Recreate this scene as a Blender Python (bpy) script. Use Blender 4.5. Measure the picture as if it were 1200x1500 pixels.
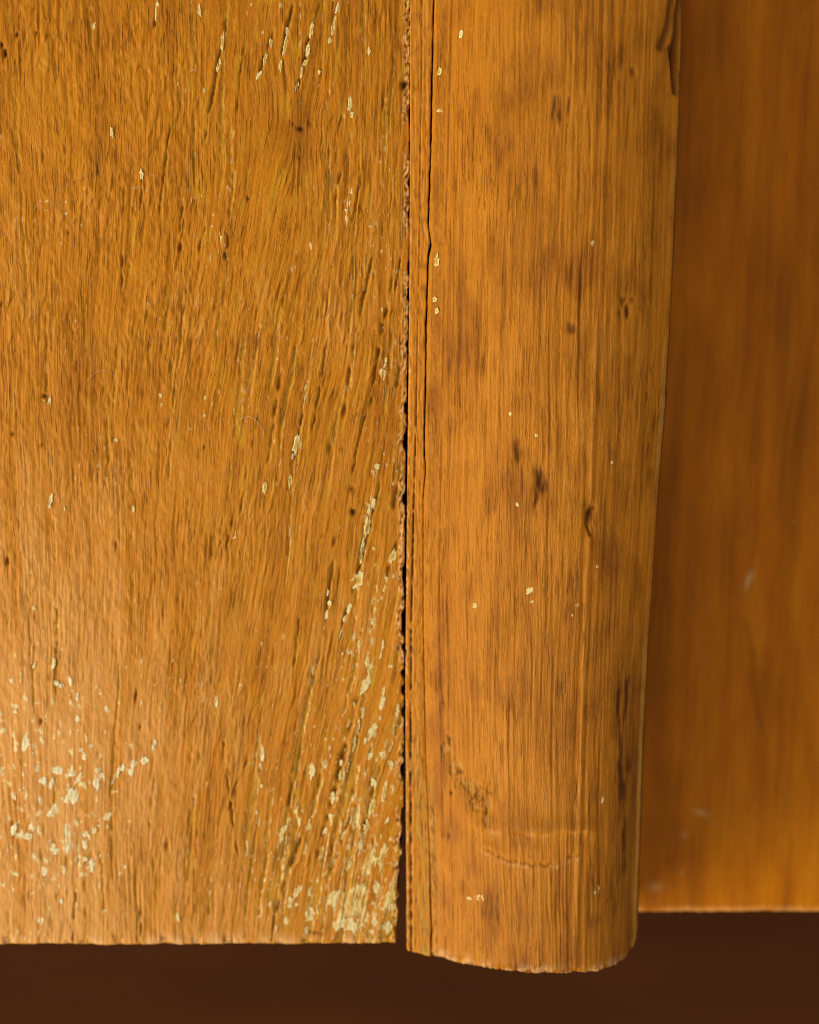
import bpy, math, random
import numpy as np
from mathutils import Matrix, Vector

for o in list(bpy.data.objects):
    bpy.data.objects.remove(o)
scene = bpy.context.scene
COL = scene.collection
MM = 0.001                                   # everything below is laid out in millimetres

# ------------------------------------------------------------------ camera
TILT = math.radians(8.0)
DIST = 280.0
cam = bpy.data.cameras.new('camera')
cam_ob = bpy.data.objects.new('camera', cam)
COL.objects.link(cam_ob)
cam_ob.location = (0, -DIST * math.cos(TILT) * MM, DIST * math.sin(TILT) * MM)
cam_ob.rotation_euler = (math.pi / 2 - TILT, 0, 0)
cam.sensor_fit = 'VERTICAL'
cam.sensor_height = 36.0
cam.lens = 67.2
cam.clip_start = 0.01
cam.clip_end = 20.0
cam.dof.use_dof = True
cam.dof.focus_distance = 0.2725
cam.dof.aperture_fstop = 11.5
scene.camera = cam_ob

# ------------------------------------------------------------------ light
world = bpy.data.worlds.new('World')
scene.world = world
world.use_nodes = True
bg = world.node_tree.nodes['Background']
bg.inputs[0].default_value = (1.0, 0.93, 0.84, 1)
bg.inputs[1].default_value = 0.60


def area(name, loc, target, size, power, colour):
    l = bpy.data.lights.new(name, 'AREA')
    l.shape = 'RECTANGLE'
    l.size, l.size_y = size
    l.energy = power
    l.color = colour
    o = bpy.data.objects.new(name, l)
    COL.objects.link(o)
    o.location = Vector(loc) * MM
    o.rotation_euler = (Vector(target) - Vector(loc)).to_track_quat('-Z', 'Y').to_euler()
    return o


area('window_light', (-990, -430, -425), (0, 0, -15), (0.65, 0.65), 20.0, (1.0, 0.965, 0.88))

scene.view_settings.view_transform = 'Standard'
scene.view_settings.look = 'None'
scene.view_settings.exposure = 0.0
scene.view_settings.gamma = 1.0
scene.view_settings.use_curve_mapping = False
scene.render.engine = 'CYCLES'
scene.cycles.filter_width = 1.0


# ------------------------------------------------------------------ traced layout (millimetres: x across, z up)
FLAKES = [(-5.2, 1.21, 0.6, 1.44, 8.0, 'c'), (-5.9, 0.2, 0.5, 1.03, 8.0, 'c'), (-6.21, -2.22, 0.8, 2.68, 12.0, 'o'), (-5.51, -2.83, 0.5, 0.72, 0.0,
'c'), (-6.92, -5.26, 0.5, 2.27, 12.0, 'c'), (-7.12, -6.89, 0.4, 1.44, 10.0, 'o'), (-7.64, -10.15, 1.4, 2.06, 20.0, 'o'), (-6.93, -9.33, 0.9, 0.72,
40.0, 'c'), (-8.86, -13.83, 0.6, 2.06, 14.0, 'c'), (-9.57, -15.88, 0.4, 1.03, 12.0, 'c'), (-10.29, -18.03, 0.4, 1.65, 10.0, 'c'), (-2.51, -6.59, 0.8,
2.06, 15.0, 'o'), (-3.82, -10.46, 1.2, 2.27, 5.0, 'o'), (-4.43, -12.5, 0.7, 1.03, 10.0, 'c'), (-4.94, -15.06, 0.5, 1.65, 20.0, 'c'), (-5.44, -16.49,
0.4, 0.72, 20.0, 'c'), (-4.68, 6.74, 0.8, 0.82, 30.0, 'c'), (-3.68, 8.55, 0.3, 0.52, 0.0, 'c'), (-8.49, -20.5, 1.2, 1.54, 35.0, 'c'), (-7.37, -19.58,
0.6, 0.82, 45.0, 'c'), (-6.66, -18.75, 0.6, 0.93, 30.0, 'c'), (-5.75, -19.17, 0.7, 1.13, 5.0, 'c'), (-4.24, -19.58, 0.8, 1.34, 5.0, 'c'), (-5.26,
-21.64, 1.7, 3.71, 18.0, 'o'), (-5.77, -24.01, 0.8, 2.47, 12.0, 'o'), (-2.73, -21.84, 0.5, 1.96, 14.0, 'c'), (-10.1, -21.12, 0.5, 0.62, 30.0, 'c'),
(-6.38, -25.57, 0.9, 2.06, 12.0, 'c'), (-3.43, -17.83, 0.3, 0.82, 15.0, 'y'), (-10.41, -2.22, 0.4, 0.52, 0.0, 'c'), (-5.21, -5.37, 0.4, 0.62, 0.0,
'c'), (-12.07, -11.99, 0.4, 0.82, 0.0, 'c'), (-11.78, -13.73, 0.5, 1.03, 10.0, 'c'), (-12.29, -15.26, 0.5, 1.44, 10.0, 'c'), (-12.71, -17.11, 0.3,
0.93, 8.0, 'c'), (-13.44, -20.92, 0.3, 1.44, 10.0, 'y'), (-13.96, -23.5, 0.3, 0.93, 8.0, 'y'), (-15.17, 17.52, 0.8, 2.88, 7.0, 'o'), (-14.95, 19.4,
0.4, 1.03, 7.0, 'c'), (-16.42, 9.95, 0.9, 2.68, 8.0, 'o'), (-17.03, 8.25, 0.4, 0.93, 5.0, 'c'), (-17.46, 4.53, 0.5, 1.75, 8.0, 'o'), (-17.88, 2.62,
0.3, 0.72, 5.0, 'y'), (-20.63, 6.74, 0.4, 1.24, 5.0, 'y'), (-21.16, 3.63, 0.6, 1.75, 8.0, 'o'), (-21.58, 1.51, 0.3, 1.03, 5.0, 'y'), (-24.23, 6.04,
0.4, 1.65, 8.0, 'y'), (-24.75, 3.83, 0.4, 1.24, 8.0, 'y'), (-25.74, -3.24, 0.5, 1.34, 8.0, 'o'), (-26.57, -5.06, 0.3, 1.03, 5.0, 'y'), (-29.73, -2.02,
0.5, 2.06, 8.0, 'y'), (-28.64, -9.64, 0.4, 0.62, 0.0, 'c'), (-28.11, -8.11, 0.3, 0.82, 5.0, 'y'), (-3.86, 20.19, 0.9, 1.54, 5.0, 'o'), (-3.66, 21.87,
0.6, 1.34, 10.0, 'c'), (-1.68, 20.19, 0.4, 1.13, -15.0, 'y'), (-2.08, 18.81, 0.3, 0.82, 10.0, 'y'), (-16.82, 20.99, 0.4, 0.82, 5.0, 'y'), (-19.34,
16.53, 0.4, 1.65, 6.0, 'y'), (-19.98, 11.55, 0.4, 0.93, 4.0, 'y'), (-20.16, 14.04, 0.3, 1.44, 5.0, 'y'), (-21.79, 19.01, 0.3, 1.03, 5.0, 'y'),
(-24.24, 21.48, 0.3, 1.24, 0.0, 'y'), (-14.59, 28.67, 0.4, 2.06, 0.0, 'y'), (-14.73, 22.96, 0.3, 1.44, 4.0, 'y'), (-14.4, 14.04, 0.3, 0.72, 0.0, 'y'),
(-52.56, 1.61, 0.5, 2.06, 6.0, 'c'), (-55.94, -8.82, 0.6, 0.93, 5.0, 'c'), (-52.37, 16.23, 0.4, 1.44, 0.0, 'c'), (-53.17, 16.33, 0.4, 0.31, 0.0, 'c'),
(-42.77, 10.55, 0.5, 0.62, 0.0, 'c'), (-40.39, 0.5, 0.4, 0.93, 0.0, 'c'), (-50.49, 0.5, 0.3, 0.52, 0.0, 'c'), (-55.39, -14.24, 0.5, 0.52, 0.0, 'c'),
(-57.29, -10.15, 0.4, 0.52, 0.0, 'c'), (-57.7, -24.63, 0.4, 2.06, 2.0, 'c'), (-52.79, -22.77, 0.5, 2.06, 12.0, 'c'), (-55.63, -22.98, 0.4, 0.82, 30.0,
'c'), (-52.46, -25.57, 0.5, 0.62, 0.0, 'c'), (-50.23, -25.36, 0.4, 1.03, 0.0, 'c'), (-59.03, -25.26, 0.4, 0.52, 0.0, 'c'), (-51.66, -25.98, 0.4, 0.52,
0.0, 'c'), (-49.37, -27.64, 0.4, 0.82, 0.0, 'c'), (-40.49, -24.43, 0.4, 0.82, 0.0, 'c'), (-37.26, -25.05, 0.4, 0.41, 0.0, 'c'), (-45.06, -29.72, 0.4,
0.72, 0.0, 'c'), (-41.95, -31.8, 0.6, 1.24, 5.0, 'y'), (-58.42, -21.43, 0.4, 0.52, 0.0, 'c'), (-58.66, -30.03, 0.4, 0.41, 0.0, 'c'), (-60.53, -31.28,
0.4, 0.62, 0.0, 'c'), (-57.17, -34.62, 0.7, 1.85, 18.0, 'c'), (-56.08, -35.77, 0.4, 1.44, 10.0, 'c'), (-53.07, -33.68, 0.5, 0.93, 5.0, 'c'), (-52.6,
-39.01, 1.1, 0.93, 30.0, 'c'), (-54.78, -40.48, 0.8, 1.03, 5.0, 'c'), (-55.55, -38.7, 0.5, 0.93, 8.0, 'c'), (-50.47, -39.43, 0.9, 0.62, -20.0, 'c'),
(-49.47, -40.17, 0.4, 1.44, 30.0, 'c'), (-53.47, -40.91, 0.4, 1.44, 12.0, 'c'), (-46.82, -40.48, 0.7, 1.85, -8.0, 'c'), (-45.99, -39.75, 0.5, 0.82,
-8.0, 'c'), (-43.85, -39.85, 0.4, 2.06, 25.0, 'c'), (-42.8, -38.49, 0.4, 0.82, 10.0, 'c'), (-41.59, -38.8, 0.8, 1.44, 10.0, 'c'), (-41.06, -37.76,
0.6, 0.72, 0.0, 'c'), (-39.52, -37.44, 0.9, 0.62, -30.0, 'c'), (-38.05, -35.03, 0.4, 1.34, 10.0, 'c'), (-49.06, -35.77, 0.5, 0.52, 0.0, 'c'), (-48.47,
-36.81, 0.5, 0.72, 0.0, 'c'), (-51.19, -35.66, 0.5, 0.41, 0.0, 'c'), (-46.78, -33.99, 0.4, 0.52, 0.0, 'c'), (-49.35, -31.07, 0.4, 0.62, 0.0, 'c'),
(-49.4, -33.05, 0.4, 0.52, 0.0, 'c'), (-50.56, -43.12, 1.3, 1.96, 12.0, 'c'), (-53.59, -45.65, 0.8, 3.5, 28.0, 'c'), (-56.29, -47.34, 1.4, 0.72,
-60.0, 'c'), (-51.22, -49.03, 1.1, 3.71, 5.0, 'c'), (-50.57, -47.76, 0.5, 1.44, 0.0, 'c'), (-49.94, -47.13, 0.4, 0.52, 0.0, 'c'), (-59.39, -48.19,
1.2, 0.62, -75.0, 'c'), (-57.16, -49.14, 0.7, 1.03, 0.0, 'c'), (-55.17, -43.54, 0.4, 0.82, 0.0, 'c'), (-59.14, -43.01, 0.5, 0.82, 0.0, 'c'), (-45.42,
-46.28, 0.6, 1.44, 45.0, 'c'), (-44.38, -45.65, 0.5, 1.44, 60.0, 'c'), (-46.26, -47.34, 0.6, 0.82, 40.0, 'c'), (-47.31, -48.19, 0.5, 0.93, 10.0, 'c'),
(-48.57, -49.46, 0.7, 1.85, 10.0, 'c'), (-48.7, -50.73, 0.6, 0.82, 0.0, 'c'), (-53.93, -50.73, 0.8, 1.65, -10.0, 'c'), (-53.13, -51.47, 0.5, 0.62,
0.0, 'c'), (-47.84, -53.71, 0.6, 1.44, 0.0, 'c'), (-48.85, -52.64, 0.8, 0.52, -40.0, 'c'), (-46.79, -52.32, 0.5, 0.62, 30.0, 'c'), (-54.95, -54.56,
0.6, 0.93, 0.0, 'c'), (-53.43, -55.52, 0.4, 0.62, 0.0, 'c'), (-56.72, -55.3, 0.4, 0.62, 0.0, 'c'), (-43.13, -53.92, 0.6, 0.62, 0.0, 'c'), (-55.67,
-62.26, 0.5, 0.82, 0.0, 'c'), (-52.5, -59.26, 0.4, 0.52, 0.0, 'c'), (-58.71, -60.33, 0.4, 0.52, 0.0, 'c'), (-50.39, -57.12, 0.4, 0.93, 0.0, 'y'),
(-51.83, -52.85, 0.4, 0.93, 0.0, 'y'), (-46.33, -59.26, 0.4, 0.72, 0.0, 'y'), (-6.79, -26.4, 0.7, 1.65, 18.0, 'c'), (-8.42, -29.3, 0.5, 1.24, 20.0,
'o'), (-9.14, -31.8, 0.4, 1.24, 15.0, 'o'), (-6.9, -30.13, 0.4, 1.65, 8.0, 'o'), (-7.62, -32.22, 0.4, 2.27, 12.0, 'o'), (-8.24, -34.93, 0.4, 2.06,
14.0, 'o'), (-10.19, -37.76, 0.5, 0.93, 20.0, 'c'), (-10.4, -39.64, 0.4, 1.44, 12.0, 'o'), (-9.27, -38.59, 0.3, 1.65, 14.0, 'o'), (-11.54, -43.12,
0.6, 1.65, 12.0, 'c'), (-11.66, -46.18, 0.8, 0.93, 0.0, 'c'), (-10.84, -45.44, 0.5, 2.06, 14.0, 'o'), (-12.37, -44.17, 0.4, 1.03, 10.0, 'y'), (-4.06,
-28.68, 0.6, 2.47, 10.0, 'c'), (-3.85, -26.81, 0.4, 1.24, 10.0, 'c'), (-5.49, -32.84, 0.9, 2.47, 18.0, 'c'), (-4.48, -35.45, 0.6, 2.27, 22.0, 'c'),
(-5.91, -36.71, 0.9, 1.13, 30.0, 'c'), (-6.61, -34.41, 0.4, 0.93, 20.0, 'c'), (-7.45, -40.38, 0.6, 1.65, 14.0, 'c'), (-5.31, -40.91, 0.8, 1.44, -10.0,
'c'), (-5.61, -39.12, 0.5, 0.82, 0.0, 'c'), (-6.54, -42.48, 0.5, 1.65, 14.0, 'y'), (-5.52, -44.38, 0.9, 2.27, 5.0, 'o'), (-7.15, -43.54, 0.6, 1.24,
15.0, 'y'), (-7.57, -46.28, 0.9, 2.68, 12.0, 'c'), (-6.45, -47.76, 1.0, 1.85, 10.0, 'o'), (-3.78, -42.48, 0.6, 3.3, 5.0, 'o'), (-4.09, -46.07, 1.5,
2.68, 8.0, 'c'), (-5.53, -48.08, 0.7, 1.24, 20.0, 'c'), (-4.51, -49.24, 0.7, 1.65, -8.0, 'c'), (-2.65, -38.18, 0.5, 1.44, 5.0, 'c'), (-1.73, -29.93,
0.4, 2.27, 6.0, 'c'), (-3.05, -34.41, 0.4, 0.93, 5.0, 'y'), (-9.73, -49.03, 0.7, 2.06, 22.0, 'c'), (-7.48, -50.94, 0.8, 2.27, 16.0, 'c'), (-8.83,
-53.07, 0.5, 2.68, 16.0, 'o'), (-10.68, -53.49, 1.4, 1.24, 10.0, 'c'), (-8.32, -54.77, 0.4, 1.85, 16.0, 'c'), (-12.7, -48.4, 0.5, 0.93, 20.0, 'c'),
(-6.16, -53.39, 1.5, 4.53, 8.0, 'o'), (-4.0, -52.64, 1.1, 3.5, 5.0, 'o'), (-3.29, -57.33, 2.2, 6.8, 8.0, 'o'), (-8.85, -59.47, 4.0, 5.77, 6.0, 'O'),
(-9.69, -63.12, 3.0, 2.47, 8.0, 'c'), (-7.01, -62.04, 1.3, 3.09, 8.0, 'c'), (-5.36, -62.26, 0.9, 2.06, 0.0, 'c'), (-11.43, -59.04, 1.4, 2.88, 5.0,
'c'), (-13.19, -61.18, 0.6, 2.06, 14.0, 'y'), (-14.94, -61.4, 1.2, 2.06, 4.0, 'c'), (-18.02, -59.47, 2.0, 1.44, 40.0, 'c'), (-16.87, -57.76, 0.8,
2.06, 28.0, 'c'), (-19.15, -48.82, 0.6, 2.27, 15.0, 'o'), (-18.53, -47.76, 0.4, 0.93, 10.0, 'c'), (-18.56, -62.47, 0.6, 1.24, 0.0, 'c'), (-20.22,
-63.55, 0.5, 0.82, 0.0, 'c'), (-15.58, -63.76, 0.5, 1.24, 0.0, 'c'), (-3.3, -63.33, 1.2, 1.85, 0.0, 'c'), (-4.94, -57.12, 0.8, 2.06, 0.0, 'c'),
(-14.58, -38.91, 0.9, 2.06, 5.0, 'c'), (-14.8, -41.01, 0.5, 1.24, 5.0, 'y'), (-21.99, -36.39, 0.6, 2.06, 5.0, 'c'), (-22.21, -38.28, 0.4, 0.82, 0.0,
'c'), (-23.01, -45.44, 0.6, 0.93, 20.0, 'c'), (-22.15, -41.33, 0.6, 0.62, 0.0, 'c'), (-24.57, -47.55, 0.4, 0.82, 5.0, 'y'), (-20.54, -53.92, 0.4,
1.03, 12.0, 'y'), (-23.6, -52.85, 0.4, 0.93, 5.0, 'y'), (-24.17, -57.12, 0.4, 0.93, 0.0, 'y'), (-21.61, -58.19, 0.5, 0.82, 0.0, 'y'), (-15.84, -44.38,
0.4, 1.24, 12.0, 'y'), (-16.48, -34.93, 0.4, 1.44, 10.0, 'y'), (-13.22, -33.36, 0.4, 1.03, 10.0, 'y'), (-15.15, -47.55, 0.4, 1.85, 14.0, 'o'),
(-15.69, -51.26, 0.5, 2.27, 12.0, 'o'), (-14.59, -54.98, 0.4, 1.44, 12.0, 'y'), (-23.06, -50.2, 0.4, 0.93, 10.0, 'y'), (-35.05, -61.93, 0.6, 1.44,
0.0, 'c'), (-33.92, -56.05, 0.4, 0.62, 0.0, 'y'), (-30.24, -50.73, 0.4, 0.62, 0.0, 'y'), (-28.7, -28.47, 0.5, 1.65, 5.0, 'c'), (-28.36, -25.57, 0.4,
1.03, 4.0, 'y'), (-33.06, -34.93, 0.4, 1.24, 15.0, 'y'), (-30.55, -37.02, 0.3, 0.82, 5.0, 'y'), (-35.48, -27.64, 0.3, 0.82, 5.0, 'y'), (-13.91, 68.67,
0.5, 2.06, 14.0, 'o'), (-14.41, 66.02, 0.5, 1.85, 14.0, 'c'), (-14.81, 64.32, 0.6, 1.03, 14.0, 'o'), (-15.3, 63.09, 0.4, 1.44, 12.0, 'o'), (-16.0,
61.0, 0.4, 1.85, 14.0, 'o'), (-13.51, 70.64, 0.4, 0.93, 12.0, 'y'), (-16.88, 70.92, 0.4, 1.65, 8.0, 'y'), (-17.6, 66.78, 0.5, 2.47, 12.0, 'o'),
(-18.3, 63.94, 0.4, 1.44, 12.0, 'o'), (-17.29, 68.76, 0.4, 1.24, 8.0, 'c'), (-10.81, 69.42, 0.5, 2.47, 14.0, 'o'), (-11.31, 67.35, 0.6, 0.82, 10.0,
'c'), (-10.22, 71.86, 0.4, 1.24, 10.0, 'c'), (-12.98, 62.9, 0.9, 0.52, -30.0, 'c'), (-8.45, 58.53, 0.6, 1.85, 0.0, 'c'), (-8.16, 57.1, 0.4, 0.82, 0.0,
'c'), (-8.81, 43.28, 0.7, 3.09, 6.0, 'c'), (-9.11, 42.02, 0.4, 1.24, 5.0, 'o'), (-5.71, 66.02, 0.4, 1.24, 8.0, 'c'), (-6.86, 69.04, 0.4, 0.93, 10.0,
'y'), (-25.76, 70.92, 0.4, 2.88, 10.0, 'y'), (-26.49, 67.16, 0.4, 2.47, 12.0, 'o'), (-27.11, 63.94, 0.4, 1.85, 10.0, 'o'), (-27.63, 61.67, 0.4, 1.24,
10.0, 'y'), (-28.66, 57.39, 0.4, 1.03, 8.0, 'y'), (-19.62, 67.16, 0.5, 1.24, 12.0, 'o'), (-20.52, 64.7, 0.4, 2.06, 12.0, 'o'), (-21.41, 62.62, 0.5,
1.24, 20.0, 'c'), (-21.55, 67.82, 0.3, 1.03, 8.0, 'y'), (-23.21, 66.4, 0.4, 1.44, 6.0, 'y'), (-23.82, 64.13, 0.4, 0.82, 5.0, 'y'), (-35.68, 71.68,
0.5, 2.27, 0.0, 'c'), (-35.92, 69.23, 0.3, 0.93, 0.0, 'y'), (-29.7, 71.58, 0.4, 1.44, 0.0, 'c'), (-28.74, 71.3, 0.4, 0.82, 0.0, 'y'), (-44.61, 69.42,
0.4, 0.93, 0.0, 'c'), (-56.74, 70.64, 0.4, 2.06, 8.0, 'y'), (-54.11, 67.82, 0.4, 1.44, 5.0, 'y'), (-49.32, 66.4, 0.4, 1.24, 5.0, 'y'), (-30.68, 64.98,
0.4, 1.85, 0.0, 'y'), (-30.65, 60.24, 0.4, 2.06, 2.0, 'y'), (-39.91, 63.09, 0.4, 2.06, 5.0, 'y'), (-41.61, 64.98, 0.3, 1.24, 5.0, 'y'), (-42.42,
54.62, 0.4, 1.34, 2.0, 'c'), (-38.25, 48.68, 0.5, 1.24, 0.0, 'c'), (-39.41, 39.6, 0.3, 0.93, 0.0, 'y'), (-37.65, 49.74, 0.3, 1.03, 0.0, 'y'), (-31.0,
44.44, 0.4, 0.93, 0.0, 'y'), (-27.96, 52.13, 0.4, 1.44, 5.0, 'y'), (-26.25, 55.96, 0.4, 1.24, 8.0, 'y'), (-24.72, 61.67, 0.4, 1.24, 5.0, 'y'),
(-14.38, 44.44, 0.5, 1.03, 0.0, 'y'), (-14.64, 48.01, 0.5, 2.06, 8.0, 'y'), (-13.67, 46.75, 0.3, 0.82, 0.0, 'y'), (-11.95, 41.54, 0.5, 1.44, 5.0,
'c'), (-12.52, 44.44, 0.3, 1.44, 4.0, 'y'), (-14.22, 38.63, 0.4, 0.93, 0.0, 'c'), (-27.25, 39.6, 0.6, 1.85, -5.0, 'c'), (-19.88, 42.02, 0.3, 2.06,
0.0, 'y'), (-22.03, 32.98, 0.5, 1.24, 0.0, 'y'), (-23.26, 29.36, 0.5, 0.93, -5.0, 'c'), (-16.54, 30.83, 0.4, 1.65, 5.0, 'y'), (-18.5, 31.8, 0.3, 1.44,
4.0, 'y'), (-14.5, 26.9, 0.3, 1.24, 0.0, 'c'), (-6.81, 53.57, 0.3, 0.93, 5.0, 'y'), (-8.3, 46.37, 0.3, 0.82, 5.0, 'c')]
GROOVES = [(0.5, 0.5, [(-6.79, -25.57), (-8.22, -29.72), (-9.36, -34.41), (-10.19, -38.07), (-11.23, -42.27), (-12.07, -45.44)]), (0.4, 0.35,
[(-12.07, -45.44), (-13.32, -50.2), (-14.17, -53.92)]), (0.4, 0.45, [(-16.19, -49.14), (-17.24, -52.32), (-17.97, -54.13)]), (0.3, 0.3, [(-17.97,
-54.13), (-19.34, -58.19), (-20.1, -61.4)]), (0.3, 0.3, [(-17.02, -38.07), (-17.87, -42.8), (-18.42, -46.49)]), (0.2, 0.3, [(-28.12, -30.76), (-27.69,
-35.98), (-26.87, -43.33), (-26.31, -48.08), (-25.45, -52.85)]), (0.2, 0.25, [(-23.93, -37.02), (-26.02, -41.22), (-27.1, -45.44)]), (0.3, 0.25,
[(-8.16, -41.22), (-9.0, -46.49), (-10.77, -51.79), (-12.33, -56.05)]), (0.3, 0.2, [(-5.31, -41.22), (-6.14, -45.44), (-7.48, -50.2)]), (0.3, 0.35,
[(-12.53, 72.99), (-14.01, 68.29), (-15.1, 64.04), (-15.91, 60.72), (-17.09, 57.87)]), (0.3, 0.3, [(-16.19, 72.99), (-17.38, 68.76), (-18.29, 64.51),
(-18.9, 62.14)]), (0.3, 0.25, [(-9.93, 72.99), (-11.11, 68.29), (-11.8, 65.93)]), (0.3, 0.25, [(-25.54, 72.99), (-26.38, 67.82), (-27.32, 63.09),
(-28.57, 56.91), (-29.42, 52.13)]), (0.3, 0.25, [(-19.12, 69.23), (-20.52, 64.98), (-21.61, 62.14)]), (0.2, 0.2, [(-23.19, 68.29), (-24.03, 62.62),
(-24.58, 56.91)]), (0.3, 0.25, [(-5.1, 38.14), (-6.4, 32.29), (-7.6, 26.9), (-8.91, 19.01), (-9.94, 12.05)]), (0.3, 0.3, [(-2.16, 35.22), (-3.65,
27.88), (-4.75, 21.97), (-5.96, 14.04)]), (0.2, 0.2, [(-0.98, 39.6), (-1.97, 32.78), (-2.96, 26.9)]), (0.3, 0.25, [(-9.76, 49.26), (-10.76, 44.44)]),
(0.3, 0.2, [(-11.85, 25.92), (-12.88, 19.01), (-14.42, 11.05)]), (0.3, 0.22, [(-14.66, 19.01), (-15.9, 12.54), (-17.46, 5.04), (-18.51, -1.01)]),
(0.3, 0.22, [(-18.6, 20.99), (-19.87, 13.04), (-20.95, 5.04)]), (0.2, 0.2, [(-21.84, 15.03), (-23.42, 7.04), (-25.01, -1.01)]), (0.2, 0.2, [(-25.49,
1.01), (-27.08, -6.08)]), (0.3, 0.25, [(-3.99, 6.04), (-6.01, -3.03), (-7.84, -10.15), (-9.57, -15.78), (-10.92, -21.43)]), (0.3, 0.22, [(-1.0,
-2.02), (-3.01, -8.11), (-4.53, -14.24)]), (0.3, 0.25, [(-10.71, -2.02), (-11.56, -10.15), (-12.3, -15.78), (-13.34, -21.43), (-14.7, -27.64)]), (0.2,
0.2, [(-16.12, -15.26), (-17.2, -23.5)]), (0.2, 0.2, [(-6.83, 49.26), (-7.83, 43.47), (-8.32, 41.54)]), (0.2, 0.2, [(-34.03, 55.96), (-35.14, 48.29),
(-36.02, 42.51)]), (0.2, 0.2, [(-38.05, 49.26), (-38.65, 43.47)]), (0.2, 0.2, [(-29.38, 41.54), (-30.43, 36.68)]), (0.2, 0.2, [(-32.26, 45.4),
(-33.13, 39.6)]), (0.2, 0.25, [(-25.97, 40.57), (-26.5, 37.17)]), (0.2, 0.2, [(-41.21, 37.66), (-41.57, 29.85)]), (0.2, 0.2, [(-5.95, 16.03), (-7.46,
10.05), (-8.48, 5.04)]), (0.4, 0.3, [(-0.99, 11.05), (-2.0, 3.02), (-2.81, -4.05)]), (0.3, 0.2, [(-0.99, 22.96), (-1.98, 18.01)]), (0.2, 0.25,
[(-7.27, 62.62), (-7.77, 57.87)]), (0.2, 0.2, [(-50.94, -66.77), (-50.7, -61.4), (-50.19, -57.12)]), (0.2, 0.2, [(-40.81, -66.77), (-40.62, -62.47)])]
PITS = [(-57.27, 65.65, 0.5, 0.9, 0.6), (-57.72, 66.78, 0.4, 0.6, 0.5), (-55.55, 68.29, 0.4, 0.6, 0.5), (-52.74, 68.48, 0.4, 0.5, 0.5), (-36.01, 69.7,
0.4, 0.9, 0.4), (-8.3, -0.0, 0.9, 0.9, 0.5), (-8.39, 3.43, 0.7, 0.7, 0.3), (-40.65, -27.64, 0.4, 1.6, 0.4), (-36.49, -50.52, 0.5, 1.4, 0.3), (-59.11,
-7.3, 0.6, 1.2, 0.4), (-52.95, 17.02, 0.8, 0.6, 0.5), (-53.54, 9.85, 0.6, 0.6, 0.3), (-48.99, 40.57, 0.4, 0.8, 0.3), (-15.56, 55.2, 0.9, 0.6, 0.5),
(-14.1, 55.77, 0.8, 0.5, 0.2), (-16.53, 55.77, 0.7, 0.5, 0.2), (-15.79, 51.18, 0.4, 0.8, 0.2), (-54.85, -31.49, 0.4, 0.8, 0.35), (-40.13, -32.32, 0.4,
0.6, 0.3), (-26.5, 37.36, 0.5, 1.0, 0.4), (-32.96, 38.43, 0.5, 1.2, 0.35), (-23.17, 45.4, 0.4, 0.8, 0.3), (-11.64, 9.55, 0.7, 1.6, 0.3), (-57.67,
11.55, 0.8, 0.6, 0.3), (-29.86, 9.55, 0.5, 0.7, 0.3), (-14.24, -64.19, 2.6, 0.5, 0.3), (-40.71, -61.4, 0.5, 2.2, 0.3), (-0.78, 61.19, 0.9, 1.2, 0.6),
(-43.11, -5.06, 0.4, 1.4, 0.25), (-26.04, -42.27, 0.4, 1.4, 0.25)]
BOARD_EDGE = [(-0.1, 72.99), (-0.19, 63.56), (-0.39, 34.73), (-0.6, 5.04), (-1.01, -25.57), (-1.12, -41.22), (-1.13, -50.73), (-1.44, -56.05), (-1.96,
-61.4), (-2.38, -66.77)]
STRIP_EDGE = [(0.1, 72.93), (0.1, 63.52), (0.0, 34.74), (-0.3, 5.1), (-0.61, -25.45), (-0.51, -46.34), (-0.41, -66.58)]
STRIP_GROOVE = [(1.83, 72.93), (1.74, 63.52), (1.37, 34.74), (0.99, 15.08), (0.6, 0.07), (0.3, -15.16), (0.2, -30.63), (0.2, -46.34), (0.31, -66.58)]
CRACK = [(3.46, 72.89), (3.11, 54.0), (2.73, 42.49), (3.13, 39.6), (2.74, 37.66), (2.46, 27.92), (2.37, 19.06), (2.18, 11.13), (2.38, 7.14), (1.99,
3.13), (2.01, -15.11), (2.44, -35.76), (3.07, -51.53), (3.39, -62.18), (3.3, -69.7)]
BEAD_EDGE = [(38.48, 73.36), (38.27, 59.03), (37.64, 29.75), (37.1, 15.78), (36.19, -0.42), (35.23, -21.04), (34.66, -42.09), (34.36, -61.4), (34.31,
-71.19)]

# ------------------------------------------------------------------ helpers
def _hash(ix, iy, seed):
    n = (ix.astype(np.int64) * 374761393 + iy.astype(np.int64) * 668265263 + seed * 974634777) & 0xffffffff
    n = ((n ^ (n >> 13)) * 1274126177) & 0xffffffff
    n = (n ^ (n >> 16)) & 0xffffffff
    return n.astype(np.float64) * (2 * math.pi / 4294967296.0)


def perlin(x, y, seed=0):
    x, y = np.broadcast_arrays(np.asarray(x, float), np.asarray(y, float))
    ix, iy = np.floor(x), np.floor(y)
    fx, fy = x - ix, y - iy
    ux = fx * fx * fx * (fx * (fx * 6 - 15) + 10)
    uy = fy * fy * fy * (fy * (fy * 6 - 15) + 10)

    def g(a, b):
        t = _hash(ix + a, iy + b, seed)
        return np.cos(t) * (fx - a) + np.sin(t) * (fy - b)
    n0 = g(0, 0) * (1 - ux) + g(1, 0) * ux
    n1 = g(0, 1) * (1 - ux) + g(1, 1) * ux
    return (n0 * (1 - uy) + n1 * uy) * 1.5


def fbm(x, y, seed=0, octaves=3, gain=0.5):
    s, a, f = 0, 1.0, 1.0
    for k in range(octaves):
        s = s + a * perlin(x * f, y * f, seed + 17 * k)
        a *= gain
        f *= 2.03
    return s


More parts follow.
